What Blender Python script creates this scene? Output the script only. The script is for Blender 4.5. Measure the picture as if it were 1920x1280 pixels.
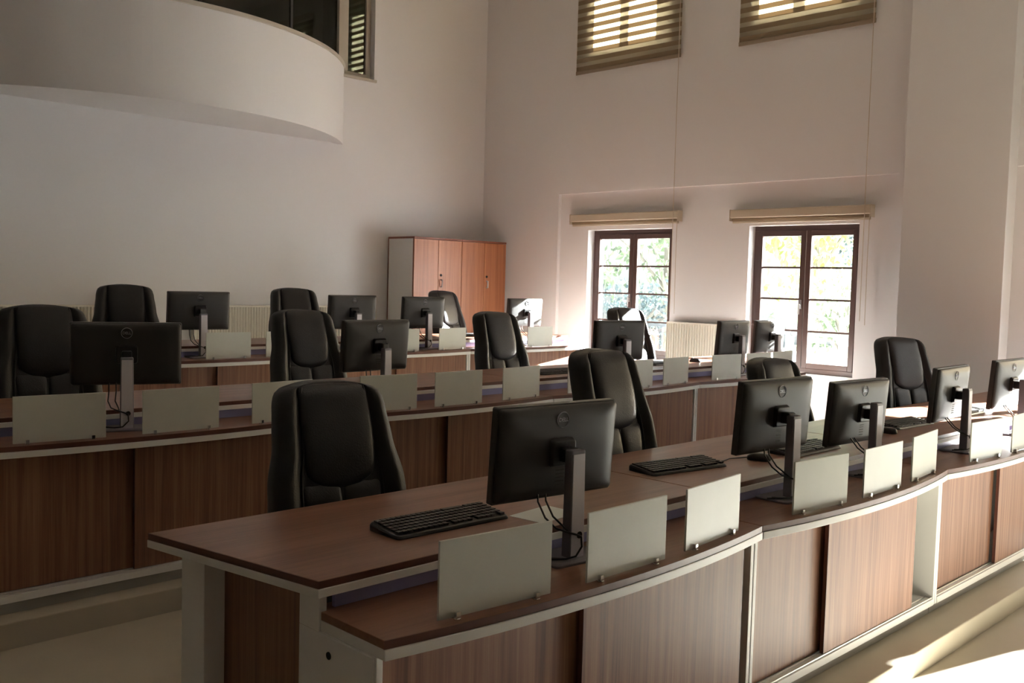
import bpy, bmesh, math, random
from mathutils import Vector, Matrix, Euler
random.seed(7)
for o in list(bpy.data.objects): bpy.data.objects.remove(o)
SC = bpy.context.scene
COL = SC.collection
PI = math.pi

# ------------------------------------------------------------------ camera, world, sun, exposure
S = 0.89                       # the layout below is in survey units; one unit is 0.89 m (applied at the end)
EYE = 1.575
cam = bpy.data.cameras.new('camera'); cam.sensor_width = 36.0; cam.lens = 1800.0 / 1920.0 * 36.0
cam.clip_start = 0.05; cam.clip_end = 400
cam_ob = bpy.data.objects.new('camera', cam); COL.objects.link(cam_ob)
pitch = math.atan(109 / 1800.0); roll = 0.027
q = math.sqrt(0.5)
rt = Vector((q, -q, 0)); fw = Vector((q, q, 0)) * math.cos(pitch) - Vector((0, 0, 1)) * math.sin(pitch); up = rt.cross(fw)
rc = rt * math.cos(roll) + up * math.sin(roll); uc = -rt * math.sin(roll) + up * math.cos(roll)
M = Matrix(((rc.x, uc.x, -fw.x, 0), (rc.y, uc.y, -fw.y, 0), (rc.z, uc.z, -fw.z, EYE), (0, 0, 0, 1)))
cam_ob.matrix_world = M
SC.camera = cam_ob

world = bpy.data.worlds.new('sky'); SC.world = world; world.use_nodes = True
wn = world.node_tree.nodes; wl = world.node_tree.links
bg = wn['Background']; sky = wn.new('ShaderNodeTexSky'); sky.sky_type = 'NISHITA'
sky.sun_disc = False; sky.sun_elevation = math.radians(22); sky.sun_rotation = math.radians(105)
sky.air_density = 1.0; sky.dust_density = 2.5; sky.ozone_density = 1.0
wl.new(sky.outputs[0], bg.inputs[0]); bg.inputs[1].default_value = 0.07

sun = bpy.data.lights.new('sun', 'SUN'); sun.energy = 28.0; sun.color = (1.0, 0.99, 0.975); sun.angle = math.radians(0.6)
sun_ob = bpy.data.objects.new('sun', sun); COL.objects.link(sun_ob)
SUN_DIR = Vector((-1.0, 0.27, -0.435)).normalized()
sun_ob.rotation_euler = SUN_DIR.to_track_quat('-Z', 'Y').to_euler()
sun_ob.location = (20, -6, 9)

SC.view_settings.view_transform = 'Standard'; SC.view_settings.look = 'None'
SC.view_settings.gamma = 1.0; SC.view_settings.use_curve_mapping = False
SC.view_settings.exposure = 2.5
SC.cycles.use_denoising = True
SC.cycles.max_bounces = 14; SC.cycles.diffuse_bounces = 10; SC.cycles.glossy_bounces = 4; SC.cycles.transparent_max_bounces = 12
SC.cycles.sample_clamp_indirect = 8.0

# ------------------------------------------------------------------ materials
def nodes_of(name):
    m = bpy.data.materials.new(name); m.use_nodes = True
    nt = m.node_tree; b = nt.nodes['Principled BSDF']
    return m, nt, b
def N(nt, t, **kw):
    n = nt.nodes.new(t)
    for k, v in kw.items():
        if k in n.inputs: n.inputs[k].default_value = v
        else: setattr(n, k, v)
    return n
def coords(nt, scale=(1, 1, 1), rand=False):
    tc = N(nt, 'ShaderNodeTexCoord'); mp = N(nt, 'ShaderNodeMapping'); mp.inputs['Scale'].default_value = scale
    nt.links.new(tc.outputs['Object'], mp.inputs['Vector'])
    if rand:
        oi = N(nt, 'ShaderNodeObjectInfo'); mu = N(nt, 'ShaderNodeMath', operation='MULTIPLY'); mu.inputs[1].default_value = 37.0
        nt.links.new(oi.outputs['Random'], mu.inputs[0]); nt.links.new(mu.outputs[0], mp.inputs['Location'])
    return mp
def plain(name, col, rough=0.5, metal=0.0, spec=0.5, var=0.06, scale=6.0, bump=0.0, bscale=80.0, coat=0.0):
    m, nt, b = nodes_of(name)
    mp = coords(nt)
    no = N(nt, 'ShaderNodeTexNoise', Scale=scale, Detail=3.0); nt.links.new(mp.outputs[0], no.inputs['Vector'])
    mix = N(nt, 'ShaderNodeMix', data_type='RGBA')
    mix.inputs[6].default_value = tuple(c * (1 - var) for c in col) + (1,); mix.inputs[7].default_value = tuple(min(1, c * (1 + var)) for c in col) + (1,)
    nt.links.new(no.outputs[0], mix.inputs[0]); nt.links.new(mix.outputs[2], b.inputs['Base Color'])
    b.inputs['Roughness'].default_value = rough; b.inputs['Metallic'].default_value = metal; b.inputs['Specular IOR Level'].default_value = spec
    if coat: b.inputs['Coat Weight'].default_value = coat
    if bump:
        n2 = N(nt, 'ShaderNodeTexNoise', Scale=bscale, Detail=2.0); nt.links.new(mp.outputs[0], n2.inputs['Vector'])
        bp = N(nt, 'ShaderNodeBump', Strength=bump, Distance=0.004); nt.links.new(n2.outputs[0], bp.inputs['Height']); nt.links.new(bp.outputs[0], b.inputs['Normal'])
    return m
def wood(name, c0, c1, c2, scale, rough=0.4):
    m, nt, b = nodes_of(name)
    mp = coords(nt, scale, True)
    n1 = N(nt, 'ShaderNodeTexNoise', Scale=1.0, Detail=5.0, Roughness=0.62, Distortion=0.25); nt.links.new(mp.outputs[0], n1.inputs['Vector'])
    n2 = N(nt, 'ShaderNodeTexNoise', Scale=6.0, Detail=3.0); nt.links.new(mp.outputs[0], n2.inputs['Vector'])
    ad = N(nt, 'ShaderNodeMath', operation='MULTIPLY_ADD'); ad.inputs[1].default_value = 0.35
    nt.links.new(n2.outputs[0], ad.inputs[0]); nt.links.new(n1.outputs[0], ad.inputs[2])
    cr = N(nt, 'ShaderNodeValToRGB'); e = cr.color_ramp.elements
    e[0].position = 0.44; e[0].color = c0 + (1,); e[1].position = 0.94; e[1].color = c2 + (1,)
    k = e.new(0.66); k.color = c1 + (1,)
    nt.links.new(ad.outputs[0], cr.inputs[0]); nt.links.new(cr.outputs[0], b.inputs['Base Color'])
    b.inputs['Roughness'].default_value = rough
    bp = N(nt, 'ShaderNodeBump', Strength=0.08, Distance=0.002); nt.links.new(n2.outputs[0], bp.inputs['Height']); nt.links.new(bp.outputs[0], b.inputs['Normal'])
    return m
def glassy(name, tint, refl=0.10, rough=0.02):
    m, nt, b = nodes_of(name); nt.nodes.remove(b); out = nt.nodes['Material Output']
    t = N(nt, 'ShaderNodeBsdfTransparent'); t.inputs[0].default_value = tint + (1,)
    g = N(nt, 'ShaderNodeBsdfGlossy'); g.inputs['Roughness'].default_value = rough; g.inputs[0].default_value = (1, 1, 1, 1)
    fr = N(nt, 'ShaderNodeFresnel', IOR=1.45); mx = N(nt, 'ShaderNodeMixShader')
    if refl: fr.inputs[0].default_value = 1.0 + refl * 4.5
    nt.links.new(fr.outputs[0], mx.inputs[0]); nt.links.new(t.outputs[0], mx.inputs[1]); nt.links.new(g.outputs[0], mx.inputs[2]); nt.links.new(mx.outputs[0], out.inputs[0])
    return m
def frosted(name, col, trans, clear=0.0, rough=0.35):
    m, nt, b = nodes_of(name); out = nt.nodes['Material Output']
    b.inputs['Base Color'].default_value = col + (1,); b.inputs['Roughness'].default_value = rough
    mp = coords(nt, (9, 9, 9), True); no = N(nt, 'ShaderNodeTexNoise', Scale=1.2, Detail=4.0); nt.links.new(mp.outputs[0], no.inputs['Vector'])
    mixc = N(nt, 'ShaderNodeMix', data_type='RGBA'); mixc.inputs[6].default_value = tuple(c * 0.94 for c in col) + (1,); mixc.inputs[7].default_value = tuple(min(1, c * 1.05) for c in col) + (1,)
    nt.links.new(no.outputs[0], mixc.inputs[0]); nt.links.new(mixc.outputs[2], b.inputs['Base Color'])
    tl = N(nt, 'ShaderNodeBsdfTranslucent'); tl.inputs[0].default_value = col + (1,)
    mx = N(nt, 'ShaderNodeMixShader'); mx.inputs[0].default_value = trans
    nt.links.new(b.outputs[0], mx.inputs[1]); nt.links.new(tl.outputs[0], mx.inputs[2])
    last = mx
    if clear:
        tr = N(nt, 'ShaderNodeBsdfTransparent'); m2 = N(nt, 'ShaderNodeMixShader'); m2.inputs[0].default_value = clear
        nt.links.new(mx.outputs[0], m2.inputs[1]); nt.links.new(tr.outputs[0], m2.inputs[2]); last = m2
    nt.links.new(last.outputs[0], out.inputs[0])
    return m

MT = {}
MT['wall'] = plain('wall_paint', (0.765, 0.757, 0.77), 0.75, var=0.02, scale=1.5, bump=0.06, bscale=120)
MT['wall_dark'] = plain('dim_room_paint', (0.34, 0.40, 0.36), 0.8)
MT['wall_absorber'] = plain('unseen_wall_light_absorber', (0.20, 0.17, 0.15), 0.8)  # dark finish of the unseen walls, added to cut bounce light
MT['ceiling'] = plain('ceiling_paint', (0.75, 0.72, 0.68), 0.8, var=0.02)
MT['floor'] = plain('beige_vinyl', (0.50, 0.45, 0.36), 0.70, spec=0.12, var=0.10, scale=3.0, bump=0.02)
MT['wood_v'] = wood('walnut_laminate_vertical', (0.13, 0.055, 0.032), (0.235, 0.105, 0.06), (0.36, 0.19, 0.115), (38, 38, 0.7), 0.52)
MT['wood_top'] = wood('walnut_laminate_top', (0.145, 0.058, 0.035), (0.225, 0.10, 0.06), (0.30, 0.145, 0.09), (0.9, 13, 13), 0.36)
MT['wood_edge'] = plain('walnut_edge_band', (0.115, 0.042, 0.03), 0.42, var=0.15, scale=20)
MT['wood_cab'] = wood('cherry_laminate_vertical', (0.30, 0.105, 0.045), (0.41, 0.155, 0.07), (0.50, 0.22, 0.10), (22, 22, 0.5), 0.42)
MT['wood_cab_edge'] = plain('cherry_edge_band', (0.22, 0.075, 0.045), 0.42, var=0.12, scale=20)
MT['white_lam'] = plain('white_laminate', (0.80, 0.80, 0.79), 0.45, var=0.03)
MT['grey_lam'] = plain('grey_laminate', (0.40, 0.39, 0.37), 0.5, var=0.04)
MT['violet'] = plain('violet_blue_panel', (0.34, 0.34, 0.62), 0.45, var=0.05)
MT['alu'] = plain('aluminium_track', (0.70, 0.70, 0.70), 0.30, metal=0.85, var=0.03)
MT['dark'] = plain('dark_gap', (0.02, 0.017, 0.015), 0.7)
MT['leather'] = plain('black_leather', (0.017, 0.017, 0.020), 0.44, spec=0.42, var=0.2, scale=30, bump=0.25, bscale=160)
MT['leather2'] = plain('black_leather_panel', (0.018, 0.018, 0.022), 0.40, spec=0.45, var=0.2, scale=30, bump=0.2, bscale=160)
MT['blackplastic'] = plain('black_plastic', (0.014, 0.014, 0.016), 0.33, var=0.1)
MT['keyplastic'] = plain('keycap_plastic', (0.02, 0.02, 0.022), 0.45, var=0.1)
MT['monback'] = plain('monitor_back_plastic', (0.045, 0.044, 0.045), 0.46, spec=0.5, var=0.08, bump=0.04, bscale=300)
MT['monedge'] = plain('monitor_edge_plastic', (0.055, 0.053, 0.055), 0.4, var=0.06)
MT['screen'] = plain('dark_screen', (0.006, 0.006, 0.008), 0.12, spec=0.6)
MT['silver'] = plain('silver_stand_plastic', (0.78, 0.76, 0.82), 0.36, metal=0.0, var=0.04)
MT['standside'] = plain('stand_side_plastic', (0.20, 0.19, 0.22), 0.4, var=0.06)
MT['logo'] = plain('logo_silver', (0.52, 0.52, 0.58), 0.3, metal=0.5)
MT['chrome'] = plain('chrome', (0.80, 0.80, 0.80), 0.16, metal=1.0, var=0.01)
MT['frost'] = frosted('frosted_acrylic', (0.76, 0.78, 0.73), 0.22)
MT['frost_edge'] = plain('acrylic_edge', (0.70, 0.76, 0.66), 0.3)
MT['radiator'] = plain('radiator_enamel', (0.78, 0.75, 0.67), 0.35, var=0.02)
MT['winframe'] = plain('dark_window_frame', (0.075, 0.042, 0.037), 0.4, var=0.08)
MT['pane'] = glassy('window_glass', (0.96, 0.98, 0.97))
MT['pane_dark'] = glassy('balcony_glass', (0.35, 0.42, 0.40), 0.12)
MT['lightframe'] = plain('beige_window_frame', (0.50, 0.46, 0.40), 0.5, var=0.03)
MT['cassette'] = plain('cream_cassette', (0.56, 0.49, 0.38), 0.5, var=0.03)
MT['band'] = frosted('blind_opaque_band', (0.33, 0.26, 0.17), 0.25, 0.0, 0.8)
MT['sheer'] = frosted('blind_sheer_band', (0.56, 0.52, 0.42), 0.65, 0.0, 0.8)
MT['rail'] = plain('blind_bottom_rail', (0.30, 0.24, 0.18), 0.6)
MT['cord'] = plain('blind_cord', (0.55, 0.48, 0.40), 0.6)
MT['paper'] = plain('white_paper', (0.75, 0.78, 0.74), 0.6)
MT['ground'] = plain('pale_ground', (0.50, 0.50, 0.46), 0.9, var=0.15, scale=0.7)
MT['leaf_a'] = plain('leaf_yellow_green', (0.24, 0.27, 0.09), 0.6, var=0.4, scale=2)
MT['leaf_b'] = plain('leaf_blue_green', (0.10, 0.14, 0.15), 0.6, var=0.4, scale=2)
MT['leaf_c'] = plain('leaf_green', (0.15, 0.20, 0.12), 0.6, var=0.4, scale=2)
MT['bark'] = plain('bark', (0.16, 0.15, 0.13), 0.9, var=0.3)
MT['iron'] = plain('iron_railing', (0.05, 0.055, 0.06), 0.5)
MT['render_pale'] = plain('pale_render', (0.60, 0.58, 0.54), 0.9)
MT['tile_red'] = plain('red_roof', (0.30, 0.12, 0.07), 0.8)

# ------------------------------------------------------------------ mesh helpers
class MB:
    def __init__(s): s.v = []; s.f = []
    def add(s, vs, fs):
        o = len(s.v); s.v += [tuple(p) for p in vs]; s.f += [tuple(i + o for i in f) for f in fs]; return s
    def box(s, x0, x1, y0, y1, z0, z1):
        return s.add([(x0, y0, z0), (x1, y0, z0), (x1, y1, z0), (x0, y1, z0), (x0, y0, z1), (x1, y0, z1), (x1, y1, z1), (x0, y1, z1)],
                     [(0, 3, 2, 1), (4, 5, 6, 7), (0, 1, 5, 4), (1, 2, 6, 5), (2, 3, 7, 6), (3, 0, 4, 7)])
    def prism(s, poly, z0, z1):          # poly counter-clockwise in xy
        n = len(poly)
        return s.add([(x, y, z0) for x, y in poly] + [(x, y, z1) for x, y in poly],
                     [tuple(range(n - 1, -1, -1)), tuple(range(n, 2 * n))] + [(i, (i + 1) % n, n + (i + 1) % n, n + i) for i in range(n)])
    def tube(s, pts, r, n=8, cap=True):
        pts = [Vector(p) for p in pts]; rs = r if isinstance(r, (list, tuple)) else [r] * len(pts)
        vs = []; prev = None
        for i, p in enumerate(pts):
            t = (pts[min(i + 1, len(pts) - 1)] - pts[max(i - 1, 0)]).normalized()
            a = prev if prev is not None else (Vector((0, 0, 1)) if abs(t.z) < 0.9 else Vector((1, 0, 0)))
            a = (a - t * a.dot(t)).normalized(); b = t.cross(a); prev = a
            for k in range(n):
                an = 2 * PI * k / n; vs.append(p + (a * math.cos(an) + b * math.sin(an)) * rs[i])
        fs = [(i * n + k, i * n + (k + 1) % n, (i + 1) * n + (k + 1) % n, (i + 1) * n + k) for i in range(len(pts) - 1) for k in range(n)]
        if cap: fs += [tuple(range(n - 1, -1, -1)), tuple(range((len(pts) - 1) * n, len(pts) * n))]
        return s.add(vs, fs)
    def lathe(s, prof, n=24, c=(0, 0)):   # prof: (r, z)
        vs = [(c[0] + r * math.cos(2 * PI * k / n), c[1] + r * math.sin(2 * PI * k / n), z) for r, z in prof for k in range(n)]
        fs = [(i * n + k, i * n + (k + 1) % n, (i + 1) * n + (k + 1) % n, (i + 1) * n + k) for i in range(len(prof) - 1) for k in range(n)]
        fs += [tuple(range(n - 1, -1, -1)), tuple(range((len(prof) - 1) * n, len(prof) * n))]
        return s.add(vs, fs)
    def loops(s, L, closed_ends=True):    # list of equally long closed loops
        n = len(L[0]); vs = [p for lp in L for p in lp]
        fs = [(i * n + k, i * n + (k + 1) % n, (i + 1) * n + (k + 1) % n, (i + 1) * n + k) for i in range(len(L) - 1) for k in range(n)]
        if closed_ends: fs += [tuple(range(n - 1, -1, -1)), tuple(range((len(L) - 1) * n, len(L) * n))]
        return s.add(vs, fs)
    def build(s, name, mat, parent=None, bevel=0.0, seg=2, smooth=False, sub=0, loc=None):
        me = bpy.data.meshes.new(name); me.from_pydata(s.v, [], s.f)
        bm = bmesh.new(); bm.from_mesh(me); bmesh.ops.recalc_face_normals(bm, faces=bm.faces); bm.to_mesh(me); bm.free()
        me.materials.append(MT[mat])
        o = bpy.data.objects.new(name, me); COL.objects.link(o)
        if smooth:
            for p in me.polygons: p.use_smooth = True
        if bevel:
            b = o.modifiers.new('bevel', 'BEVEL'); b.width = bevel; b.segments = seg; b.limit_method = 'ANGLE'; b.angle_limit = math.radians(40)
        if sub:
            m = o.modifiers.new('subdivision', 'SUBSURF'); m.levels = sub; m.render_levels = sub
        if parent: o.parent = parent
        if loc: o.location = loc
        return o
def box(name, mat, parent, *b, bevel=0.002):
    return MB().box(*b).build(name, mat, parent, bevel=bevel)
def empty(name, loc, rz=0.0):
    o = bpy.data.objects.new(name, None); COL.objects.link(o); o.location = loc; o.rotation_euler = (0, 0, rz); o.empty_display_size = 0.1
    return o
def tag(o, label, cat, group=None):
    o['label'] = label; o['category'] = cat
    if group: o['group'] = group
    return o
def struct(o): o['kind'] = 'structure'; return o
def copy_tree(o, parent=None):
    c = o.copy(); COL.objects.link(c); c.parent = parent
    for ch in list(o.children): copy_tree(ch, c)
    return c
def text_mesh(body, size, depth=0.0008):
    cu = bpy.data.curves.new('lettering', 'FONT'); cu.body = body; cu.size = size; cu.extrude = depth; cu.align_x = 'CENTER'; cu.align_y = 'CENTER'
    o = bpy.data.objects.new('lettering', cu); COL.objects.link(o)
    dg = bpy.context.evaluated_depsgraph_get(); me = bpy.data.meshes.new_from_object(o.evaluated_get(dg))
    bpy.data.objects.remove(o); me.materials.clear(); return me

# ------------------------------------------------------------------ the hall
XW, YB = 9.5, 10.16            # window wall face, back wall face
XL, YF, ZC = -12.0, -4.0, 6.6   # far left wall, front wall (behind the camera), ceiling
ROWS = {1: (1.93, 0.0), 2: (4.69, 0.12), 3: (7.43, 0.225)}
TIER = {r: ROWS[r][1] - 0.15 for r in ROWS}
ZF = -0.27
def wall_cells(mb, fixed0, fixed1, a0, a1, z0, z1, holes, axis):
    """a wall slab with rectangular openings; axis 'x': slab spans fixed0..fixed1 in x and a in y"""
    As = sorted({a0, a1} | {h[0] for h in holes} | {h[1] for h in holes}); Zs = sorted({z0, z1} | {h[2] for h in holes} | {h[3] for h in holes})
    As = [a for a in As if a0 <= a <= a1]; Zs = [z for z in Zs if z0 <= z <= z1]
    for i in range(len(As) - 1):
        run = None
        for j in range(len(Zs) - 1):
            ca, cz = (As[i] + As[i + 1]) / 2, (Zs[j] + Zs[j + 1]) / 2
            hole = any(h[0] < ca < h[1] and h[2] < cz < h[3] for h in holes)
            if not hole:
                if run is None: run = Zs[j]
            if run is not None and (hole or j == len(Zs) - 2):
                top = Zs[j] if hole else Zs[j + 1]
                if axis == 'x': mb.box(fixed0, fixed1, As[i], As[i + 1], run, top)
                else: mb.box(As[i], As[i + 1], fixed0, fixed1, run, top)
                run = None
    return mb
struct(MB().box(XL - 0.2, XW + 0.4, YF - 0.2, 1.80, ZF - 0.2, ZF).build('floor', 'floor'))
t1 = struct(MB().box(XL, XW + 0.06, 1.80, 4.62, ZF - 0.2, TIER[1]).build('floor_front_tier', 'floor', bevel=0.006))
t2 = struct(MB().box(XL, XW + 0.06, 4.62, 7.34, ZF - 0.2, TIER[2]).build('floor_middle_tier', 'floor', bevel=0.006))
t3 = struct(MB().box(XL, XW + 0.06, 7.34, YB, ZF - 0.2, TIER[3]).build('floor_back_tier', 'floor', bevel=0.006))
struct(MB().box(XL - 0.2, XW + 0.4, YF - 0.2, YB + 0.3, ZC, ZC + 0.2).build('ceiling', 'ceiling'))
struct(MB().box(XL - 0.25, XL, YF - 0.2, YB + 0.3, ZF - 0.2, ZC).build('wall_left', 'wall_absorber'))
struct(MB().box(XL, XW + 0.4, YF - 0.25, YF, ZF - 0.2, ZC).build('wall_front', 'wall_absorber'))
# back wall with the balcony window opening
BW = (3.2, 7.53, 4.13, 5.95)
wb = MB(); wall_cells(wb, YB, YB + 0.25, XL - 0.25, XW + 0.06, ZF - 0.2, ZC, [BW], 'y')
struct(wb.build('wall_back', 'wall'))
# window wall: niche face (thin front layer) and the thick layer behind it
NI = 0.05
W = [(6.87, 8.20, 0.68, 2.29), (4.53, 5.82, 0.68, 2.29), (1.10, 2.30, 0.68, 2.29), (-0.80, 0.52, -0.20, 2.26)]  # last two are out of frame, placed and sized to cast the sun patches
UP = [(6.98, 8.20, 4.52, 6.1), (4.62, 5.82, 4.52, 6.1)]
niches = [(4.12, 8.69, ZF - 0.2, 2.77), (-1.7, 3.05, ZF - 0.2, 2.77)]
wr = MB(); wall_cells(wr, XW + NI, XW + 0.38, YF - 0.25, YB + 0.25, ZF - 0.2, ZC, W + UP, 'x')
wall_cells(wr, XW, XW + NI + 0.001, YF - 0.25, YB, ZF - 0.2, ZC, niches + UP, 'x')
struct(wr.build('wall_right', 'wall'))
# shallow pier between the two window niches
pr = MB().box(XW - 0.22, XW + 0.001, 3.03, 3.98, ZF - 0.2, ZC); struct(pr.build('wall_right_pier', 'wall', bevel=0.004))

def casement(name, y0, y1, z0, z1, x, rows=4, tall=True):
    r = struct(empty(name, (x, (y0 + y1) / 2, z0)))
    hw = (y1 - y0) / 2; h = z1 - z0; fr = 0.055
    m = MB(); m.box(-0.035, 0.035, -hw, hw, 0, fr); m.box(-0.035, 0.035, -hw, hw, h - fr, h); m.box(-0.035, 0.035, -hw, -hw + fr, fr, h - fr); m.box(-0.035, 0.035, hw - fr, hw, fr, h - fr)
    m.build('frame', 'winframe', r, bevel=0.004)
    for s in (-1, 1):
        a, b = (0.004, hw - fr) if s > 0 else (-hw + fr, -0.004); st = 0.058
        sm = MB(); sm.box(-0.055, 0.0, a, a + st, fr, h - fr); sm.box(-0.055, 0.0, b - st, b, fr, h - fr); sm.box(-0.055, 0.0, a + st, b - st, fr, fr + st); sm.box(-0.055, 0.0, a + st, b - st, h - fr - st, h - fr)
        so = sm.build('sash', 'winframe', r, bevel=0.004)
        pa, pb, za, zb = a + st, b - st, fr + st, h - fr - st
        for k in range(rows):
            u0 = za + (zb - za) * k / rows; u1 = za + (zb - za) * (k + 1) / rows
            MB().box(-0.030, -0.024, pa, pb, u0, u1).build('pane', 'pane', so)
            if k: MB().box(-0.040, -0.014, pa, pb, u0 - 0.010, u0 + 0.010).build('glazing_bar', 'winframe', so)
        if s > 0:
            hm = MB(); hm.box(-0.066, -0.055, 0.022, 0.042, 0.70, 0.80); hm.tube([(-0.066, 0.032, 0.75), (-0.10, 0.032, 0.75), (-0.10, 0.032, 0.64)], 0.009)
            hm.build('handle', 'alu', so)
    return r
for i, w in enumerate(W): casement('window_%d' % (i + 1), w[0], w[1], w[2], w[3], XW + 0.21)
for i, w in enumerate(UP): casement('window_%d' % (i + 5), w[0], w[1], w[2], w[3], XW + 0.21, rows=2)

# balcony window in the back wall: light frame, glazing, dim room behind
bwn = struct(empty('window_7', (BW[0], YB, BW[2])))
wdt = BW[1] - BW[0]; hgt = BW[3] - BW[2]
m = MB(); m.box(0, wdt, 0.09, 0.16, 0, 0.07); m.box(0, wdt, 0.09, 0.16, hgt - 0.07, hgt); m.box(0, 0.07, 0.09, 0.16, 0.07, hgt - 0.07); m.box(wdt - 0.07, wdt, 0.09, 0.16, 0.07, hgt - 0.07)
m.build('frame', 'lightframe', bwn, bevel=0.004)
box('mullion', 'lightframe', bwn, wdt - 0.50, wdt - 0.36, 0.07, 0.17, 0.07, hgt - 0.07)
for x in (0.85, 2.0, 3.17): box('glazing_bar', 'iron', bwn, x - 0.014, x + 0.014, 0.10, 0.14, 0.07, hgt - 0.07)
xs = [0.07, 0.85, 2.0, 3.17, wdt - 0.50]
for a, b in zip(xs[:-1], xs[1:]): MB().box(a, b, 0.118, 0.124, 0.07, hgt - 0.07).build('pane', 'pane_dark', bwn)
MB().box(wdt - 0.36, wdt - 0.07, 0.118, 0.124, 0.07, hgt - 0.07).build('pane', 'pane_dark', bwn)
box('window_sill', 'lightframe', bwn, -0.02, wdt + 0.03, -0.02, 0.09, -0.035, 0.0)
dr = MB()
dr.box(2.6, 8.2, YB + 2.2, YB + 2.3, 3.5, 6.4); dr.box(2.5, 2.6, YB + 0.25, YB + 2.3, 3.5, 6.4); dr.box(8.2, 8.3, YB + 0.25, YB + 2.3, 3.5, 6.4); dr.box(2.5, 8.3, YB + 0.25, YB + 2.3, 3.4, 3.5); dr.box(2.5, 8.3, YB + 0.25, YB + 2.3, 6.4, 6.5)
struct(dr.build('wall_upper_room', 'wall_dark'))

# curved balcony
def arc_pts(R, cx, cy, a0, a1, n): return [(cx + R * math.cos(a0 + (a1 - a0) * i / n), cy + R * math.sin(a0 + (a1 - a0) * i / n)) for i in range(n + 1)]
BR, BCX, BCY = 3.02, 4.69, 12.03
ha = math.acos((BCY - YB) / BR)
bal = struct(empty('balcony', (0, 0, 0)))
slab = arc_pts(BR - 0.02, BCX, BCY, -PI / 2 - ha, -PI / 2 + ha, 56)
MB().prism(slab, 3.262, 3.44).build('slab', 'wall', bal)
outer = arc_pts(BR, BCX, BCY, -PI / 2 - ha, -PI / 2 + ha, 56); inner = arc_pts(BR - 0.12, BCX, BCY, -PI / 2 - ha * 0.98, -PI / 2 + ha * 0.98, 56)
def band(o, i, z0, z1):
    n = len(o); v = [(x, y, z0) for x, y in o] + [(x, y, z1) for x, y in o] + [(x, y, z1) for x, y in i] + [(x, y, z0) for x, y in i]
    f = []
    for k in range(n - 1):
        for a, b in ((0, 1), (1, 2), (2, 3), (3, 0)): f.append((a * n + k, a * n + k + 1, b * n + k + 1, b * n + k))
    f += [(0, n, 2 * n, 3 * n), (n - 1, 2 * n - 1, 3 * n - 1, 4 * n - 1)]
    return v, f
MB().add(*band(outer, inner, 3.255, 4.20)).build('parapet', 'wall', bal, smooth=False)
o2 = arc_pts(BR + 0.018, BCX, BCY, -PI / 2 - ha, -PI / 2 + ha, 56); i2 = arc_pts(BR - 0.14, BCX, BCY, -PI / 2 - ha * 0.98, -PI / 2 + ha * 0.98, 56)
MB().add(*band(o2, i2, 4.20, 4.245)).build('coping', 'lightframe', bal, bevel=0.006)

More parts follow.
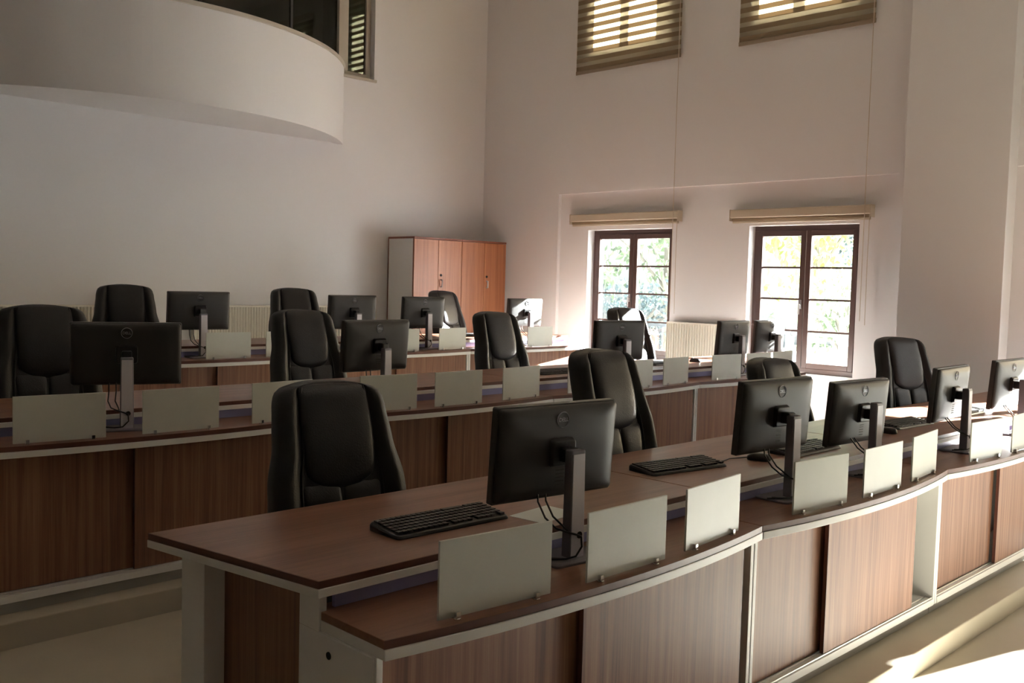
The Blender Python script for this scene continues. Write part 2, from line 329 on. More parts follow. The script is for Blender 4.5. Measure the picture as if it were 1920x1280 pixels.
# ------------------------------------------------------------------ desks
L = 1.83
def bow(x, Lm, amp=0.075): t = x / Lm; return -amp * (4 * t * (1 - t))
def counter_poly(Lm, ofs, y1, xa=0.0, n=24):
    p = [(xa + (Lm - xa) * i / n, bow(Lm * i / n, Lm) + ofs) for i in range(n + 1)]
    return p + [(Lm, y1), (xa, y1)]
CT, DT = 0.798, 0.894           # counter top and desktop top above the tier
def desk(loc, Lm, doors, first=False, last=False, label='', group='curved desk units', open_right=False):
    r = empty('desk_unit', loc); tag(r, label, 'desk', group)
    g = 0.003
    x0, x1 = g, Lm - g
    # lower counter: brown board over a white board, bowed front
    pl = counter_poly(Lm - 2 * g, 0.0, 0.34); pl = [(x + g, y) for x, y in pl]
    MB().prism(pl, CT - 0.024, CT).build('counter', 'wood_top', r, bevel=0.002)
    eb = [(x, y) for x, y in pl[:-2]]; e2 = [(x, y - 0.0022) for x, y in eb]
    ob = MB(); n = len(eb); v = [(x, y, CT - 0.0235) for x, y in e2] + [(x, y, CT - 0.0005) for x, y in e2] + [(x, y + 0.001, CT - 0.0005) for x, y in eb] + [(x, y + 0.001, CT - 0.0235) for x, y in eb]; f = []
    for k in range(n - 1):
        for a, b in ((0, 1), (1, 2), (2, 3), (3, 0)): f.append((a * n + k, a * n + k + 1, b * n + k + 1, b * n + k))
    ob.add(v, f).build('counter_edge_band', 'wood_edge', r)
    pw = counter_poly(Lm - 2 * g, -0.006, 0.34); pw = [(x + g, y) for x, y in pw]
    MB().prism(pw, CT - 0.054, CT - 0.0245).build('counter_underlay', 'white_lam', r, bevel=0.002)
    # desktop
    lf = -0.02 if first else g; lb = -0.155 if first else g
    MB().prism([(lf, 0.265), (x1, 0.265), (x1, 1.03), (lb, 1.03)], DT - 0.022, DT).build('desktop', 'wood_top', r, bevel=0.002)
    MB().prism([(lf - 0.002, 0.2628), (x1, 0.2628), (x1, 0.2648), (lf, 0.2648)], DT - 0.0215, DT - 0.0005).build('desktop_edge_band', 'wood_edge', r)
    if first: MB().prism([(lf - 0.0022, 0.2635), (lf - 0.0002, 0.2648), (lb - 0.0002, 1.03), (lb - 0.0022, 1.03)], DT - 0.0215, DT - 0.0005).build('desktop_edge_band', 'wood_edge', r)
    MB().prism([(lf - 0.004, 0.259), (x1, 0.259), (x1, 1.034), (lb - 0.004, 1.034)], DT - 0.047, DT - 0.0222).build('desktop_underlay', 'white_lam', r, bevel=0.002)
    box('riser_panel', 'violet', r, x0 + 0.05, x1, 0.292, 0.308, CT, DT - 0.048)
    # carcass
    fy = 0.03
    box('side_panel', 'white_lam', r, x0, x0 + 0.022, fy, 0.36, 0.06, CT - 0.055); box('side_panel', 'white_lam', r, x1 - 0.022, x1, fy, 0.36, 0.06, CT - 0.055)
    box('back_panel', 'grey_lam', r, x0 + 0.022, x1 - 0.022, 0.345, 0.36, 0.10, CT - 0.055)
    box('bottom_panel', 'white_lam', r, x0 + 0.022, x1 - 0.022, fy - 0.004, 0.345, 0.06, 0.095)
    box('plinth', 'grey_lam', r, x0, x1, fy + 0.03, 0.34, 0.0, 0.06)
    for yy in (fy + 0.004, fy + 0.036): box('door_track', 'alu', r, x0 + 0.022, x1 - 0.022, yy, yy + 0.006, 0.095, 0.103, bevel=0.001)
    (la, lw), (ra, rw) = doors
    box('door', 'wood_v', r, la, la + lw, fy + 0.042, fy + 0.060, 0.104, CT - 0.060)
    dk = box('door', 'wood_v', r, ra, ra + rw, fy + 0.008, fy + 0.026, 0.104, CT - 0.060)
    box('edge_strip', 'wood_edge', dk, ra - 0.0015, ra + 0.0005, fy + 0.008, fy + 0.026, 0.104, CT - 0.060, bevel=0)
    # trestle under the desktop
    if first:
        box('side_panel', 'white_lam', r, x0, x0 + 0.022, 0.36, 0.385, 0.0, DT - 0.048)
        box('end_panel', 'white_lam', r, -0.004, x0, 0.035, 0.385, 0.0, CT - 0.056); box('end_panel', 'white_lam', r, -0.004, x0 + 0.018, 0.285, 0.385, CT - 0.056, DT - 0.048)
        box('end_panel', 'wood_v', r, 0.020, 0.038, 0.385, 0.86, 0.02, DT - 0.048)
        box('leg', 'white_lam', r, -0.05, 0.03, 0.86, 1.015, 0.0, DT - 0.048)
        MB().tube([(-0.0042, 0.235, 0.69), (-0.0062, 0.235, 0.69)], 0.011, 14).build('screw_cap', 'dark', r)
    else:
        box('end_panel', 'white_lam', r, x0, x0 + 0.018, 0.385, 0.98, 0.0, DT - 0.048)
    if last:
        box('end_panel', 'wood_v', r, x1 - 0.038, x1 - 0.020, 0.36, 0.86, 0.02, DT - 0.048)
        box('leg', 'white_lam', r, x1 - 0.05, x1 - 0.002, 0.86, 1.015, 0.0, DT - 0.048)
    return r
ORD = ['first', 'second', 'third', 'fourth']
ROWN = {1: 'front row', 2: 'middle row', 3: 'back row'}
DESK_X = {1: [1.49, 3.352, 5.235, 7.11, 8.95], 2: [1.40, 3.265, 5.13, 6.995, 8.86], 3: [1.33, 3.16, 4.99, 6.82, 8.65]}
DOORS = {1: [((0.035, 0.97), (0.84, 0.96)), ((0.035, 0.97), (0.645, 0.955)), ((0.035, 0.90), (0.94, 0.86)), ((0.035, 0.9), (0.9, 0.9))],
         2: [((0.035, 0.92), (0.66, 0.95)), ((0.035, 0.95), (0.89, 0.94)), ((0.035, 0.95), (0.89, 0.94)), ((0.035, 0.95), (0.89, 0.94))],
         3: [((0.035, 0.95), (0.88, 0.92)), ((0.035, 0.95), (0.80, 0.95)), ((0.035, 0.95), (0.88, 0.92)), ((0.035, 0.95), (0.88, 0.92))]}
for r in (1, 2, 3):
    Y, z0 = ROWS[r]
    for i in range(4):
        xa, xb = DESK_X[r][i], DESK_X[r][i + 1]
        lab = {(1, 0): 'walnut and white desk at the free end of the front row, showing its end panels',
               (1, 1): 'walnut desk unit of the front row with one sliding door pushed aside'}.get((r, i), '%s walnut desk unit of the %s, counted towards the windows' % (ORD[i], ROWN[r]))
        desk((xa, Y, TIER[r]), xb - xa, DOORS[r][i], first=(i == 0), last=(i == 3), label=lab)

# ------------------------------------------------------------------ frosted dividers on the counters
def divider():
    r = empty('glass_divider', (0, 0, 0))
    MB().box(-0.205, 0.205, -0.004, 0.004, 0.006, 0.226).build('sheet', 'frost', r, bevel=0.0012, seg=1)
    for x in (-0.145, 0.145):
        c = MB(); c.lathe([(0.011, 0.0), (0.011, 0.004), (0.006, 0.006), (0.006, 0.016)], 12, (x, -0.009)); c.box(x - 0.007, x + 0.007, -0.016, -0.0041, 0.006, 0.022); c.box(x - 0.007, x + 0.007, 0.0041, 0.010, 0.0, 0.020)
        c.build('clip', 'chrome', r)
    return r
div0 = divider(); used = False
GL = {1: [[0, .395, .96, 1.50], [1, .445, 1.0, 1.56], [2, .505, 1.07, 1.58]],
      2: [[0, .285, .87, 1.48], [1, .36, .91, 1.525], [2, .37, .93, 1.50], [3, .40, .90, 1.36]],
      3: [[1, .86, 1.42], [2, .42, .89, 1.575], [3, .40, 1.02]]}
for r in GL:
    Y, z0 = ROWS[r]
    for row in GL[r]:
        i = row[0]; xa, xb = DESK_X[r][i], DESK_X[r][i + 1]; Lm = xb - xa
        for k, lx in enumerate(row[1:]):
            o = copy_tree(div0) if used else div0; used = True
            sl = (bow(lx + 0.2, Lm) - bow(lx - 0.2, Lm)) / 0.4
            o.location = (xa + lx, Y + bow(lx, Lm) + 0.038 + abs(sl) * 0.02, z0 + 0.648); o.rotation_euler = (0, 0, math.atan(sl))
            tag(o, 'frosted divider sheet with chrome clips, %s along the %s desk unit of the %s' % (ORD[k], ORD[i], ROWN[r]), 'divider', 'frosted dividers on the counters')

# ------------------------------------------------------------------ monitors
LOGO = text_mesh('DELL', 0.019); LOGO.materials.append(MT['logo'])
def rounded(w, h, rad, n=5):
    p = []
    for cx, cz, a in ((w - rad, h - rad, 0), (-w + rad, h - rad, PI / 2), (-w + rad, -h + rad, PI), (w - rad, -h + rad, 3 * PI / 2)):
        p += [(cx + rad * math.cos(a + PI / 2 * k / n), cz + rad * math.sin(a + PI / 2 * k / n)) for k in range(n + 1)]
    return p
PW, PH = 0.2715, 0.164
def monitor():
    r = empty('monitor', (0, 0, 0))
    # display head: tilted a little back, back face looks to -y
    tilt = Matrix.Translation((0, 0.085, 0.345)) @ Matrix.Rotation(math.radians(4), 4, 'X')
    def loop(w, h, rad, y): return [tilt @ Vector((x, y, z)) for x, z in rounded(w, h, rad)]
    m = MB(); m.loops([loop(PW, PH, 0.008, 0.030), loop(PW, PH, 0.008, 0.008), loop(PW - 0.002, PH - 0.002, 0.008, 0.004)]); hd = m.build('bezel', 'monedge', r, smooth=False)
    m = MB(); m.loops([loop(PW - 0.004, PH - 0.004, 0.012, 0.005), loop(PW - 0.007, PH - 0.007, 0.014, -0.006), loop(PW - 0.022, PH - 0.018, 0.02, -0.014), loop(PW - 0.07, PH - 0.045, 0.03, -0.019), loop(PW - 0.14, PH - 0.09, 0.03, -0.021)])
    bk = m.build('back_housing', 'monback', r, smooth=True)
    m = MB(); m.loops([loop(PW - 0.014, PH - 0.016, 0.003, 0.0300), loop(PW - 0.014, PH - 0.016, 0.003, 0.0312)]); m.build('screen', 'screen', r)
    ring = MB(); n = 36
    for k in range(n):
        a0, a1 = 2 * PI * k / n, 2 * PI * (k + 1) / n
        vs = []
        for a in (a0, a1):
            for R_, y in ((0.0250, -0.0185), (0.0268, -0.0226), (0.0283, -0.0185)): vs.append(tilt @ Vector((R_ * math.cos(a), y, 0.112 + R_ * math.sin(a))))
        ring.add(vs, [(0, 1, 4, 3), (1, 2, 5, 4), (2, 0, 3, 5)])
    ring.build('logo_ring', 'logo', bk)
    t = bpy.data.objects.new('logo_lettering', LOGO); COL.objects.link(t); t.parent = bk
    t.matrix_local = tilt @ Matrix.Translation((0, -0.0216, 0.112)) @ Matrix.Rotation(PI / 2, 4, 'X')
    for k in range(5):
        pv = MB(); [pv.add([tilt @ Vector(p) for p in ((-0.02 - 0.00 + 0.0, -0.0205, -0.06 - k * 0.013), (0.02, -0.0205, -0.06 - k * 0.013), (0.02, -0.0222, -0.064 - k * 0.013), (-0.02, -0.0222, -0.064 - k * 0.013))], [(0, 1, 2, 3)])]
        pv.build('vent_slot', 'dark', bk)
    # mount, neck, base
    m = MB(); m.loops([[tilt @ Vector((x, -0.020, z)) for x, z in rounded(0.055, 0.05, 0.012)], [tilt @ Vector((x, -0.040, z)) for x, z in rounded(0.05, 0.042, 0.012)]]); m.build('mount_plate', 'blackplastic', r, bevel=0.003)
    MB().box(-0.024, 0.024, -0.002, 0.052, 0.315, 0.365).build('tilt_hinge', 'blackplastic', r, bevel=0.006)
    nk = MB(); nk.loops([[(x, y, 0.008) for x, y in ((-0.034, -0.030), (0.034, -0.030), (0.034, 0.014), (-0.034, 0.014))], [(x, y, 0.375) for x, y in ((-0.031, -0.026), (0.031, -0.026), (0.031, 0.012), (-0.031, 0.012))]]); nko = nk.build('neck', 'standside', r, bevel=0.006, seg=3)
    MB().loops([[(x, y, 0.012) for x, y in ((-0.029, -0.0325), (0.029, -0.0325), (0.029, -0.029), (-0.029, -0.029))], [(x, y, 0.362) for x, y in ((-0.026, -0.0285), (0.026, -0.0285), (0.026, -0.025), (-0.026, -0.025))]]).build('neck_cover', 'silver', nko, bevel=0.001)
    MB().tube([(0.006, -0.0325, 0.088), (0.006, -0.0340, 0.088)], 0.012, 16).build('cable_hole', 'dark', nko)
    b = MB(); b.loops([[(x, y + 0.015, 0.0) for x, y in rounded(0.125, 0.085, 0.02)], [(x, y + 0.015, 0.008) for x, y in rounded(0.125, 0.085, 0.02)], [(x * 0.93, y * 0.9 + 0.015, 0.013) for x, y in rounded(0.125, 0.085, 0.02)]]); b.build('base', 'standside', r, bevel=0.002)
    for dx, dz in ((-0.05, 0.0), (-0.085, 0.008)):
        pts = [(dx, 0.088, 0.25 + dz), (dx, 0.080, 0.19), (dx - 0.005, 0.035, 0.145), (dx + 0.01, -0.005, 0.115), (-0.036, -0.028, 0.10), (-0.01, -0.040, 0.092), (0.006, -0.042, 0.085), (0.008, -0.044, 0.05), (-0.02, -0.046, 0.022), (-0.06, -0.040, 0.018), (-0.07 + dx, 0.01, 0.018)]
        P = [Vector(p) for p in pts]; sm = []
        for k in range(len(P) - 1):
            for u in (0, 0.5): sm.append(P[k].lerp(P[k + 1], u))
        sm.append(P[-1]); MB().tube(sm, 0.0035, 6).build('cable', 'blackplastic', r, smooth=True)
    return r
mon0 = monitor(); used = False
MON = {1: [(2.425, 6, .012), (3.895, 4, .02), (4.73, 4, -.028), (5.96, -2, -.01), (6.98, 2.3, -.005)],
       2: [(2.08, 22, .04), (3.74, -4, .04), (6.20, 9, .016), (7.94, -1.5, 0), (8.60, 0.5, 0)],
       3: [(3.90, 5, .05), (5.50, 1.5, .035), (6.39, 1.5, .028), (7.90, 1, .022)]}
for r in MON:
    Y, z0 = ROWS[r]
    for i, (x, a, lift) in enumerate(MON[r]):
        o = copy_tree(mon0) if used else mon0; used = True
        o.location = (x, Y + 0.185, z0 + 0.648); o.rotation_euler = (0, 0, -math.radians(a))
        for c in o.children:
            if c.name.split('.')[0] in ('bezel', 'back_housing', 'screen', 'mount_plate', 'tilt_hinge'): c.location.z = lift
        lab = 'black monitor seen from behind, %s on the %s counted towards the windows' % (['first', 'second', 'third', 'fourth', 'fifth'][i], ROWN[r])
        tag(o, lab, 'monitor', 'monitors on the desk rows')

# ------------------------------------------------------------------ chairs
def interp(tab, t):
    for (a, va), (b, vb) in zip(tab[:-1], tab[1:]):
        if t <= b:
            u = (t - a) / (b - a); u = u * u * (3 - 2 * u); return va + (vb - va) * u
    return tab[-1][1]
HW = [(0, .23), (.12, .285), (.30, .315), (.50, .305), (.72, .265), (.88, .25), (.965, .238), (1.0, .195)]
def spine(t): return 0.20 + 0.17 * t - 0.035 * math.sin(PI * min(1, t * 1.15))
def chair():
    r = empty('office_chair', (0, 0, 0))
    Z0, Z1 = 0.50, 1.36
    lps = []; n = 44; nt = 26
    for j in range(nt + 1):
        t = j / nt; w = interp(HW, t); yc = spine(t); z = Z0 + (Z1 - Z0) * t
        T = 0.085 if t < 0.93 else 0.085 - (t - 0.93) / 0.07 * 0.045
        lp = []
        for k in range(n):
            a = 2 * PI * k / n; c, s_ = math.cos(a), math.sin(a)
            x = w * math.copysign(abs(c) ** 0.62, c); u = abs(x) / w
            if s_ < 0:
                y = -T * abs(s_) ** 0.55 - 0.030 * math.exp(-((u - 0.80) / 0.14) ** 2) * (0.4 + 0.6 * min(1, t * 4)) + 0.02 * math.exp(-((u - 0.60) / 0.05) ** 2)
            else: y = 0.055 * abs(s_) ** 0.6
            y -= 0.045 * u * u
            lp.append((x, yc + y, z - (0.02 * u * u if t > 0.9 else 0)))
        lps.append(lp)
    bk = MB().loops(lps).build('backrest', 'leather', r, smooth=True, sub=1)
    def pad(name, hw0, hw1, ta, tb, thick, sag, xo0, xo1, mat):
        L_ = []; nn = 32; rows_ = 14
        for j in range(rows_ + 1):
            u = j / rows_; t = ta + (tb - ta) * u; e = math.sin(PI * min(1, max(0.0, u))) ** 0.35 if 0 < u < 1 else 0.12
            w = (hw0 + (hw1 - hw0) * u) * (0.86 + 0.14 * e); yc = spine(t) - 0.078
            lp = []
            for k in range(nn):
                a = 2 * PI * k / nn; c, s_ = math.cos(a), math.sin(a); x = w * math.copysign(abs(c) ** 0.55, c)
                y = (-thick if s_ < 0 else 0.03) * abs(s_) ** 0.6 * e
                lp.append((x + xo0 + (xo1 - xo0) * u, yc + y, Z0 + (Z1 - Z0) * t - sag * (1 - (x / w) ** 2) * (1 - u)))
            L_.append(lp)
        return MB().loops(L_).build(name, mat, r, smooth=True, sub=1)
    pad('headrest_pad', 0.162, 0.168, 0.53, 0.985, 0.060, 0.055, 0, 0, 'leather2')
    for s in (-1, 1): pad('lumbar_pad', 0.060, 0.094, 0.06, 0.53, 0.036, 0.0, s * 0.062, s * 0.096, 'leather2')
    for s in (-1, 1):   # seam piping along the bolsters
        pts = []
        for j in range(17):
            t = 0.05 + 0.92 * j / 16; w = interp(HW, t) * 0.60; pts.append((s * w, spine(t) - 0.098, Z0 + (Z1 - Z0) * t))
        MB().tube(pts, 0.0045, 6).build('seam_piping', 'leather', bk, smooth=True)
    # seat
    L_ = []
    for z, g in ((0.44, 0.90), (0.455, 0.98), (0.50, 1.0), (0.55, 0.98), (0.575, 0.90), (0.585, 0.6)):
        L_.append([(x * g, y * g - 0.04, z + (0.012 if abs(x) > 0.2 and z > 0.52 else 0)) for x, y in rounded(0.30, 0.30, 0.09, 6)])
    MB().loops(L_).build('seat', 'leather', r, smooth=True, sub=1)
    for s in (-1, 1):
        am = MB(); am.tube([(s * 0.30, -0.16, 0.47), (s * 0.35, -0.19, 0.56), (s * 0.355, -0.20, 0.63), (s * 0.35, -0.15, 0.695), (s * 0.345, 0.05, 0.705), (s * 0.33, 0.17, 0.69)], [0.016, 0.02, 0.02, 0.02, 0.02, 0.018], 10)
        ar = am.build('armrest', 'blackplastic', r, smooth=True)
        L2 = [[(s * 0.347 + x * g, y * g - 0.06, z) for x, y in rounded(0.038, 0.14, 0.03, 4)] for z, g in ((0.705, 0.9), (0.715, 1.0), (0.73, 1.0), (0.742, 0.85))]
        MB().loops(L2).build('arm_pad', 'leather', ar, smooth=True)
    MB().lathe([(0.05, 0.40), (0.05, 0.44), (0.14, 0.445), (0.14, 0.455)], 20).build('seat_plate', 'blackplastic', r)
    MB().lathe([(0.03, 0.10), (0.03, 0.26), (0.02, 0.26), (0.02, 0.41)], 16).build('gas_column', 'blackplastic', r, smooth=False)
    bs = MB(); bs.lathe([(0.05, 0.07), (0.055, 0.10), (0.05, 0.14), (0.03, 0.15)], 18)
    for k in range(5):
        a = 2 * PI * k / 5 + 0.3; d = Vector((math.cos(a), math.sin(a), 0)); bs.tube([d * 0.03 + Vector((0, 0, 0.115)), d * 0.2 + Vector((0, 0, 0.10)), d * 0.36 + Vector((0, 0, 0.075))], [0.03, 0.025, 0.018], 8)
    bo = bs.build('star_base', 'blackplastic', r)
    for k in range(5):
        a = 2 * PI * k / 5 + 0.3; cx, cy = 0.35 * math.cos(a), 0.35 * math.sin(a); px_, py_ = -math.sin(a) * 0.025, math.cos(a) * 0.025
        MB().tube([(cx - px_, cy - py_, 0.033), (cx + px_, cy + py_, 0.033)], 0.033, 14).build('caster', 'blackplastic', bo)
    return r
ch0 = chair(); used = False
CH = {1: [(2.27, 1.47, -8, -0.06), (4.09, 1.45, 0, 0.025), (5.84, 1.42, -5, -0.085), (7.80, 1.45, -22, 0.015)],
      2: [(2.05, 1.40, -6, 0.05), (3.92, 1.45, -2, 0.02), (5.92, 1.45, 0, 0.0), (7.72, 1.42, -4, 0.04)],
      3: [(3.66, 1.40, -16, 0.045), (5.49, 1.40, -10, 0.04), (7.69, 1.40, 14, 0.04)]}
for r in CH:
    Y, z0 = ROWS[r]
    for i, (x, dy, a, lift) in enumerate(CH[r]):
        o = copy_tree(ch0) if used else ch0; used = True
        o.location = (x, Y + dy - 0.30, TIER[r]); o.rotation_euler = (0, 0, math.radians(a))
        for c in o.children:
            if c.name.split('.')[0] not in ('star_base', 'gas_column'): c.location.z = lift
        tag(o, 'black leather high-back chair, %s at the %s counted towards the windows' % (ORD[i], ROWN[r]), 'chair', 'black leather chairs behind the desks')

# ------------------------------------------------------------------ keyboards and mice
def keyboard():
    r = empty('keyboard', (0, 0, 0))
    poly = [(x, y) for x, y in rounded(0.245, 0.085, 0.018)]
    MB().loops([[(x, y, 0.0) for x, y in poly], [(x, y, 0.012 - y * 0.10 * -1 * -1) for x, y in poly], [(x * 0.98, y * 0.94, 0.020 - y * 0.10) for x, y in poly]]).build('case', 'blackplastic', r, bevel=0.002)
    k = MB()
    for row in range(6):
        y = -0.062 + row * 0.0235
        xs_ = [-0.225 + i * 0.0212 for i in range(22)]
        for i, x in enumerate(xs_):
            if row == 5 and i in (1, 6, 11): continue
            if row == 0 and 4 <= i <= 8: continue
            zt = 0.0265 - y * 0.10; k.box(x - 0.009, x + 0.009, y - 0.0098, y + 0.0098, zt - 0.012, zt)
    y = -0.062; k.box(-0.14, -0.05, y - 0.0098, y + 0.0098, 0.018, 0.0265 + 0.0062)
    ko = k.build('keys', 'keyplastic', r, bevel=0); ko['kind'] = 'stuff'
    MB().tube([(0.0, -0.085, 0.012), (0.01, -0.10, 0.006), (0.05, -0.115, 0.0045), (0.12, -0.11, 0.0045), (0.19, -0.125, 0.0045)], 0.003, 6).build('cable', 'blackplastic', r, smooth=True)
    return r
kb0 = keyboard(); used = False
KB = [(1, 2.14, 0.53, 178, 'black keyboard on the bare desktop end, behind the first front-row monitor'),
      (1, 3.66, 0.62, 172, 'black keyboard with a trailing cord on the second front-row desk, left of its monitor'),
      (1, 4.62, 0.50, 180, 'black keyboard behind the third front-row monitor'),
      (1, 6.05, 0.58, 177, 'black keyboard behind the fourth front-row monitor'),
      (1, 7.15, 0.58, 180, 'black keyboard behind the fifth front-row monitor'),
      (2, 5.72, 0.50, 176, 'black keyboard on the middle-row desktop beside the third monitor'),
      (2, 7.30, 0.60, 180, 'black keyboard on the middle-row desktop before the fourth monitor'),
      (3, 7.30, 0.52, 180, 'black keyboard on the back-row desktop before the fourth monitor')]
for r, x, dy, a, lab in KB:
    Y, z0 = ROWS[r]; o = copy_tree(kb0) if used else kb0; used = True
    o.location = (x, Y + dy, z0 + 0.744); o.rotation_euler = (0, 0, math.radians(a)); tag(o, lab, 'keyboard', 'black keyboards on the desks')
def mouse():
    r = empty('computer_mouse', (0, 0, 0)); L_ = []
    for z, g in ((0, 0.94), (0.006, 1.0), (0.018, 0.96), (0.030, 0.78), (0.036, 0.4)): L_.append([(x * g, y * g + (0.004 if z > 0.02 else 0), z) for x, y in rounded(0.033, 0.058, 0.03, 5)])
    b = MB().loops(L_).build('shell', 'blackplastic', r, smooth=True)
    MB().tube([(-0.004, -0.03, 0.029), (0.004, -0.03, 0.029)], 0.010, 12).build('scroll_wheel', 'keyplastic', r)
    MB().tube([(0, -0.055, 0.01), (0.01, -0.09, 0.004), (0.06, -0.13, 0.004), (0.14, -0.14, 0.004), (0.2, -0.17, 0.004)], 0.0028, 6).build('cable', 'blackplastic', r, smooth=True)
    return r
ms0 = mouse(); used = False
for r, x, dy, a, lab in [(1, 4.16, 0.50, 200, 'black mouse on the desktop behind the second front-row monitor'), (1, 5.62, 0.50, 175, 'black mouse on the desktop left of the fourth front-row monitor'),
                         (2, 6.05, 0.50, 175, 'black mouse on the middle-row desktop behind the third monitor'), (2, 7.80, 0.60, 180, 'black mouse on the middle-row desktop near the fourth monitor')]:
    Y, z0 = ROWS[r]; o = copy_tree(ms0) if used else ms0; used = True
    o.location = (x, Y + dy, z0 + 0.744); o.rotation_euler = (0, 0, math.radians(a)); tag(o, lab, 'mouse', 'black mice on the desks')
pp = MB().add([(-0.11, -0.075, 0), (0.11, -0.075, 0), (0.11, 0.075, 0.002), (-0.11, 0.075, 0), (-0.11, -0.075, 0.0012), (0.11, -0.075, 0.0012), (0.11, 0.075, 0.0032), (-0.11, 0.075, 0.0012)], [(0, 3, 2, 1), (4, 5, 6, 7), (0, 1, 5, 4), (1, 2, 6, 5), (2, 3, 7, 6), (3, 0, 4, 7)]).build('paper_sheet', 'paper')
pp.location = (2.52, 1.93 + 0.40, 0.744); pp.rotation_euler = (0, 0, 0.1); tag(pp, 'pale sheet of paper lying beneath the first front-row monitor', 'paper')

# ------------------------------------------------------------------ cabinets in the corner
def cabinet(x, w, label):
    r = empty('storage_cabinet', (x, 9.60, TIER[3])); tag(r, label, 'cabinet', 'tall storage cabinets in the corner')
    D, H_ = 0.54, 2.065
    box('side_panel', 'white_lam', r, 0, 0.02, 0.022, D, 0, H_ - 0.025); box('side_panel', 'white_lam', r, w - 0.02, w, 0.022, D, 0, H_ - 0.025)
    box('edge_strip', 'wood_cab_edge', r, -0.001, 0.02, 0.016, 0.024, 0, H_ - 0.025, bevel=0); box('edge_strip', 'wood_cab_edge', r, -0.0015, 0.002, D - 0.018, D, 0, H_ - 0.025, bevel=0)
    box('top_panel', 'wood_cab_edge', r, -0.001, w, -0.004, D, H_ - 0.025, H_)
    box('back_panel', 'white_lam', r, 0.02, w - 0.02, D - 0.012, D - 0.004, 0, H_ - 0.025); box('bottom_panel', 'wood_cab', r, 0.02, w - 0.02, 0.022, D - 0.02, 0, 0.06)
    for k in range(2):
        a = 0.002 + k * (w / 2); d = box('door', 'wood_cab', r, a, a + w / 2 - 0.005, 0, 0.018, 0.03, H_ - 0.028)
        if k:
            lk = MB(); lk.tube([(a + 0.045, 0.0, 1.58), (a + 0.045, -0.010, 1.58)], 0.016, 14); lk.build('lock', 'dark', d)
            hn = MB(); hn.tube([(a + 0.045, -0.004, 1.52), (a + 0.045, -0.03, 1.52), (a + 0.045, -0.03, 1.43), (a + 0.045, -0.004, 1.43)], 0.009, 8); hn.build('handle', 'alu', d)
    return r
cabinet(7.79, 0.822, 'cherry laminate storage cabinet with its white side showing')
cabinet(8.614, 0.822, 'cherry laminate storage cabinet tucked against the window wall corner')

# ------------------------------------------------------------------ radiators
def radiator(name, loc, rz, w, h, label):
    r = empty(name, loc, rz); tag(r, label, 'radiator', 'white panel radiators')
    n = int(w / 0.035); v = []
    for i in range(n * 4 + 1):
        x = w * i / (n * 4); y = (-0.045, -0.06, -0.06, -0.045)[i % 4]; v.append((x, y))
    mb = MB(); V = [(x, y, 0.02) for x, y in v] + [(x, y, h - 0.02) for x, y in v]; k = len(v); mb.add(V, [(i, i + 1, k + i + 1, k + i) for i in range(k - 1)]); mb.build('fluted_panel', 'radiator', r)
    box('casing', 'radiator', r, 0, w, -0.044, 0.0, 0.02, h - 0.02); box('top_grille', 'radiator', r, -0.004, w + 0.004, -0.066, 0.004, h - 0.02, h, bevel=0.004)
    box('side_cover', 'radiator', r, -0.006, 0, -0.066, 0.004, 0, h, bevel=0.002); box('side_cover', 'radiator', r, w, w + 0.006, -0.066, 0.004, 0, h, bevel=0.002)
    vm = MB(); vm.tube([(w + 0.006, -0.03, 0.06), (w + 0.06, -0.03, 0.06), (w + 0.06, -0.03, -0.2)], 0.011, 8); vm.build('pipe', 'radiator', r); 
    for x in (0.2, w - 0.2): box('wall_bracket', 'radiator', r, x - 0.02, x + 0.02, 0.0, 0.030, 0.1, h - 0.1)
    return r
radiator('radiator', (5.05, YB - 0.036, TIER[3] + 0.56), 0, 2.5, 0.60, 'long white radiator on the back wall beside the cabinets')
radiator('radiator', (2.05, YB - 0.036, TIER[3] + 0.56), 0, 2.5, 0.60, 'long white radiator on the back wall behind the left back-row chair')
radiator('radiator', (XW + NI - 0.036, 6.83, TIER[2] + 0.62), -PI / 2, 0.92, 0.58, 'short white radiator on the wall between the two windows')

# ------------------------------------------------------------------ roller blinds
def cassette(loc, w, label):
    r = empty('roller_blind', loc, -PI / 2); tag(r, label, 'blind', 'rolled-up blinds over the lower windows')
    box('cassette', 'cassette', r, 0, w, -0.10, 0.0, 0.03, 0.125, bevel=0.012); MB().tube([(0.02, -0.05, 0.022), (w - 0.02, -0.05, 0.022)], 0.028, 16).build('rolled_fabric', 'band', r, smooth=True)
    box('bottom_rail', 'cassette', r, 0.015, w - 0.015, -0.062, -0.038, -0.025, -0.003); box('end_cap', 'cassette', r, -0.006, 0, -0.102, 0.002, 0.0, 0.128); box('end_cap', 'cassette', r, w, w + 0.006, -0.102, 0.002, 0.0, 0.128)
    MB().tube([(w - 0.01, -0.085, 0.03), (w - 0.012, -0.082, -0.5), (w - 0.01, -0.078, -1.10)], 0.004, 6).build('pull_cord', 'cord', r)
cassette((XW + NI, 8.44, 2.365), 1.70, 'rolled-up cream blind above the window nearest the cabinets')
cassette((XW + NI, 6.02, 2.345), 1.64, 'rolled-up cream blind above the window beside the pier')
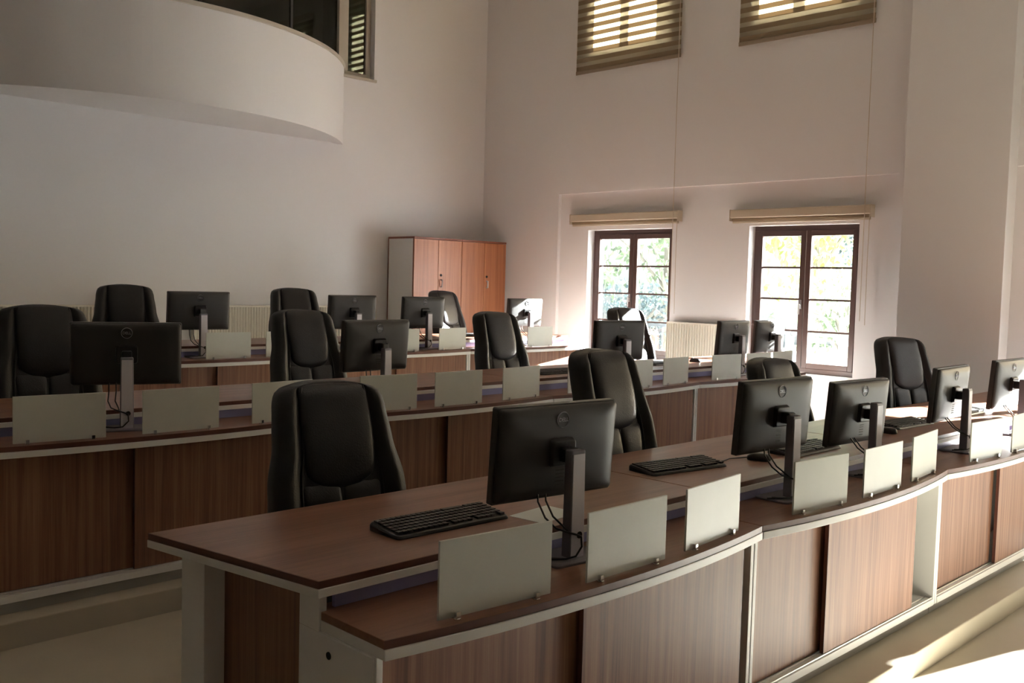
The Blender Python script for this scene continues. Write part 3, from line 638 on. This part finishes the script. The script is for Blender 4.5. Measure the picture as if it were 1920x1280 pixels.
def zebra(loc, w, drop, label):
    r = empty('zebra_blind', loc, -PI / 2); tag(r, label, 'blind', 'lowered zebra blinds on the upper windows')
    z = 0.0; k = 0
    box('bottom_rail', 'rail', r, 0, w, -0.014, 0.0, 0.0, 0.045, bevel=0.004); z = 0.045
    while z < drop:
        hgt_ = 0.055 if k % 2 == 0 else 0.05
        MB().box(0.004, w - 0.004, -0.0075, -0.0062, z, z + hgt_).build('opaque_band' if k % 2 == 0 else 'sheer_band', 'band' if k % 2 == 0 else 'sheer', r); z += hgt_; k += 1
    box('cassette', 'cassette', r, -0.005, w + 0.005, -0.09, 0.0, z, z + 0.1, bevel=0.01)
    MB().tube([(w - 0.012, -0.05, z), (w - 0.012, -0.035, 0.0), (w - 0.014, -0.03, -1.4), (w - 0.012, -0.028, -3.0)], 0.0042, 6).build('pull_cord', 'cord', r)
zebra((XW - 0.03, 8.42, 4.285), 1.64, 1.75, 'striped zebra blind on the upper window nearer the cabinets')
zebra((XW - 0.03, 6.00, 4.285), 1.58, 1.75, 'striped zebra blind on the upper window beside the pier')

# ------------------------------------------------------------------ outside the windows
gr = MB().box(XW + 0.4, 90, -60, 90, -1.0, -0.6).build('ground', 'ground'); struct(gr)
def tree(loc, h, rad, leaf, label, seed, n=1300, size=0.20):
    rnd = random.Random(seed); r = empty('tree', loc); tag(r, label, 'tree', 'trees outside the windows')
    t = MB(); t.tube([(0, 0, 0), (0.05, 0.02, h * 0.35), (-0.04, 0.05, h * 0.7)], [0.16, 0.12, 0.06], 8)
    for k in range(5):
        a = rnd.uniform(0, 6.28); t.tube([(0, 0, h * 0.4 + k * 0.1), (math.cos(a) * rad * 0.4, math.sin(a) * rad * 0.4, h * 0.6 + k * 0.12), (math.cos(a) * rad * 0.7, math.sin(a) * rad * 0.7, h * 0.75)], [0.06, 0.04, 0.02], 6)
    t.build('trunk', 'bark', r)
    blobs = [(rnd.gauss(0, rad * 0.45), rnd.gauss(0, rad * 0.45), h * rnd.uniform(0.45, 0.95), rad * rnd.uniform(0.35, 0.6)) for _ in range(9)]
    c = MB()
    for _ in range(n):
        bx, by, bz, br = rnd.choice(blobs); d = Vector((rnd.gauss(0, 1), rnd.gauss(0, 1), rnd.gauss(0, 1))).normalized() * br * rnd.uniform(0.6, 1.0) ** 0.5
        p = Vector((bx, by, bz)) + d; e = Euler((rnd.uniform(0, 6), rnd.uniform(0, 6), rnd.uniform(0, 6))).to_matrix(); s_ = size * rnd.uniform(0.6, 1.3)
        c.add([p + e @ Vector(v) * s_ for v in ((-0.5, 0, 0), (0, -0.28, 0.05), (0.5, 0, 0), (0, 0.28, 0.05))], [(0, 1, 2, 3)])
    f = c.build('foliage', leaf, r); f['kind'] = 'stuff'
tree((19.5, 10.2, -0.6), 6.0, 1.9, 'leaf_a', 'yellow-green tree outside the window beside the pier', 1)
tree((24.0, 11.3, -0.6), 7.0, 2.2, 'leaf_b', 'dark blue-green tree behind the yellow-green one outside', 2)
tree((21.0, 15.2, -0.6), 4.6, 1.9, 'leaf_c', 'green tree outside the window nearest the cabinets', 3)
tree((16.5, 8.0, -0.6), 2.4, 1.0, 'leaf_c', 'low green bush outside below the window beside the pier', 4, 900, 0.14)
tree((17.5, 13.4, -0.6), 2.0, 1.1, 'leaf_b', 'low grey-green bush outside below the window nearest the cabinets', 5, 900, 0.14)
fe = empty('railing', (14.5, 4.0, -0.6)); tag(fe, 'dark iron railing outside beyond both windows', 'railing')
for z in (0.25, 1.45): box('rail', 'iron', fe, -0.02, 0.02, 0, 14, z, z + 0.05)
for k in range(8): box('post', 'iron', fe, -0.04, 0.04, k * 2 - 0.04, k * 2 + 0.04, 0, 1.65)
bb = MB(); [bb.box(-0.01, 0.01, 0.14 + k * 0.14 - 0.01, 0.14 + k * 0.14 + 0.01, 0.3, 1.45) for k in range(99)]
bo = bb.build('bars', 'iron', fe); bo['kind'] = 'stuff'
hs = empty('house', (40, 24, -0.6), 0.3); tag(hs, 'pale house with a red roof far outside the windows', 'house')
box('wall', 'render_pale', hs, -4, 4, -6, 6, 0, 5); MB().add([(-4.5, -6.5, 5), (4.5, -6.5, 5), (4.5, 6.5, 5), (-4.5, 6.5, 5), (0, -6.5, 7), (0, 6.5, 7)], [(0, 1, 4), (1, 2, 5, 4), (2, 3, 5), (3, 0, 4, 5), (0, 3, 2, 1)]).build('roof', 'tile_red', hs)

# ------------------------------------------------------------------ survey units -> metres
for o in list(SC.objects):
    if o.parent is None:
        o.location = o.location * S
        if o.type in ('MESH', 'EMPTY'): o.scale = (S, S, S)
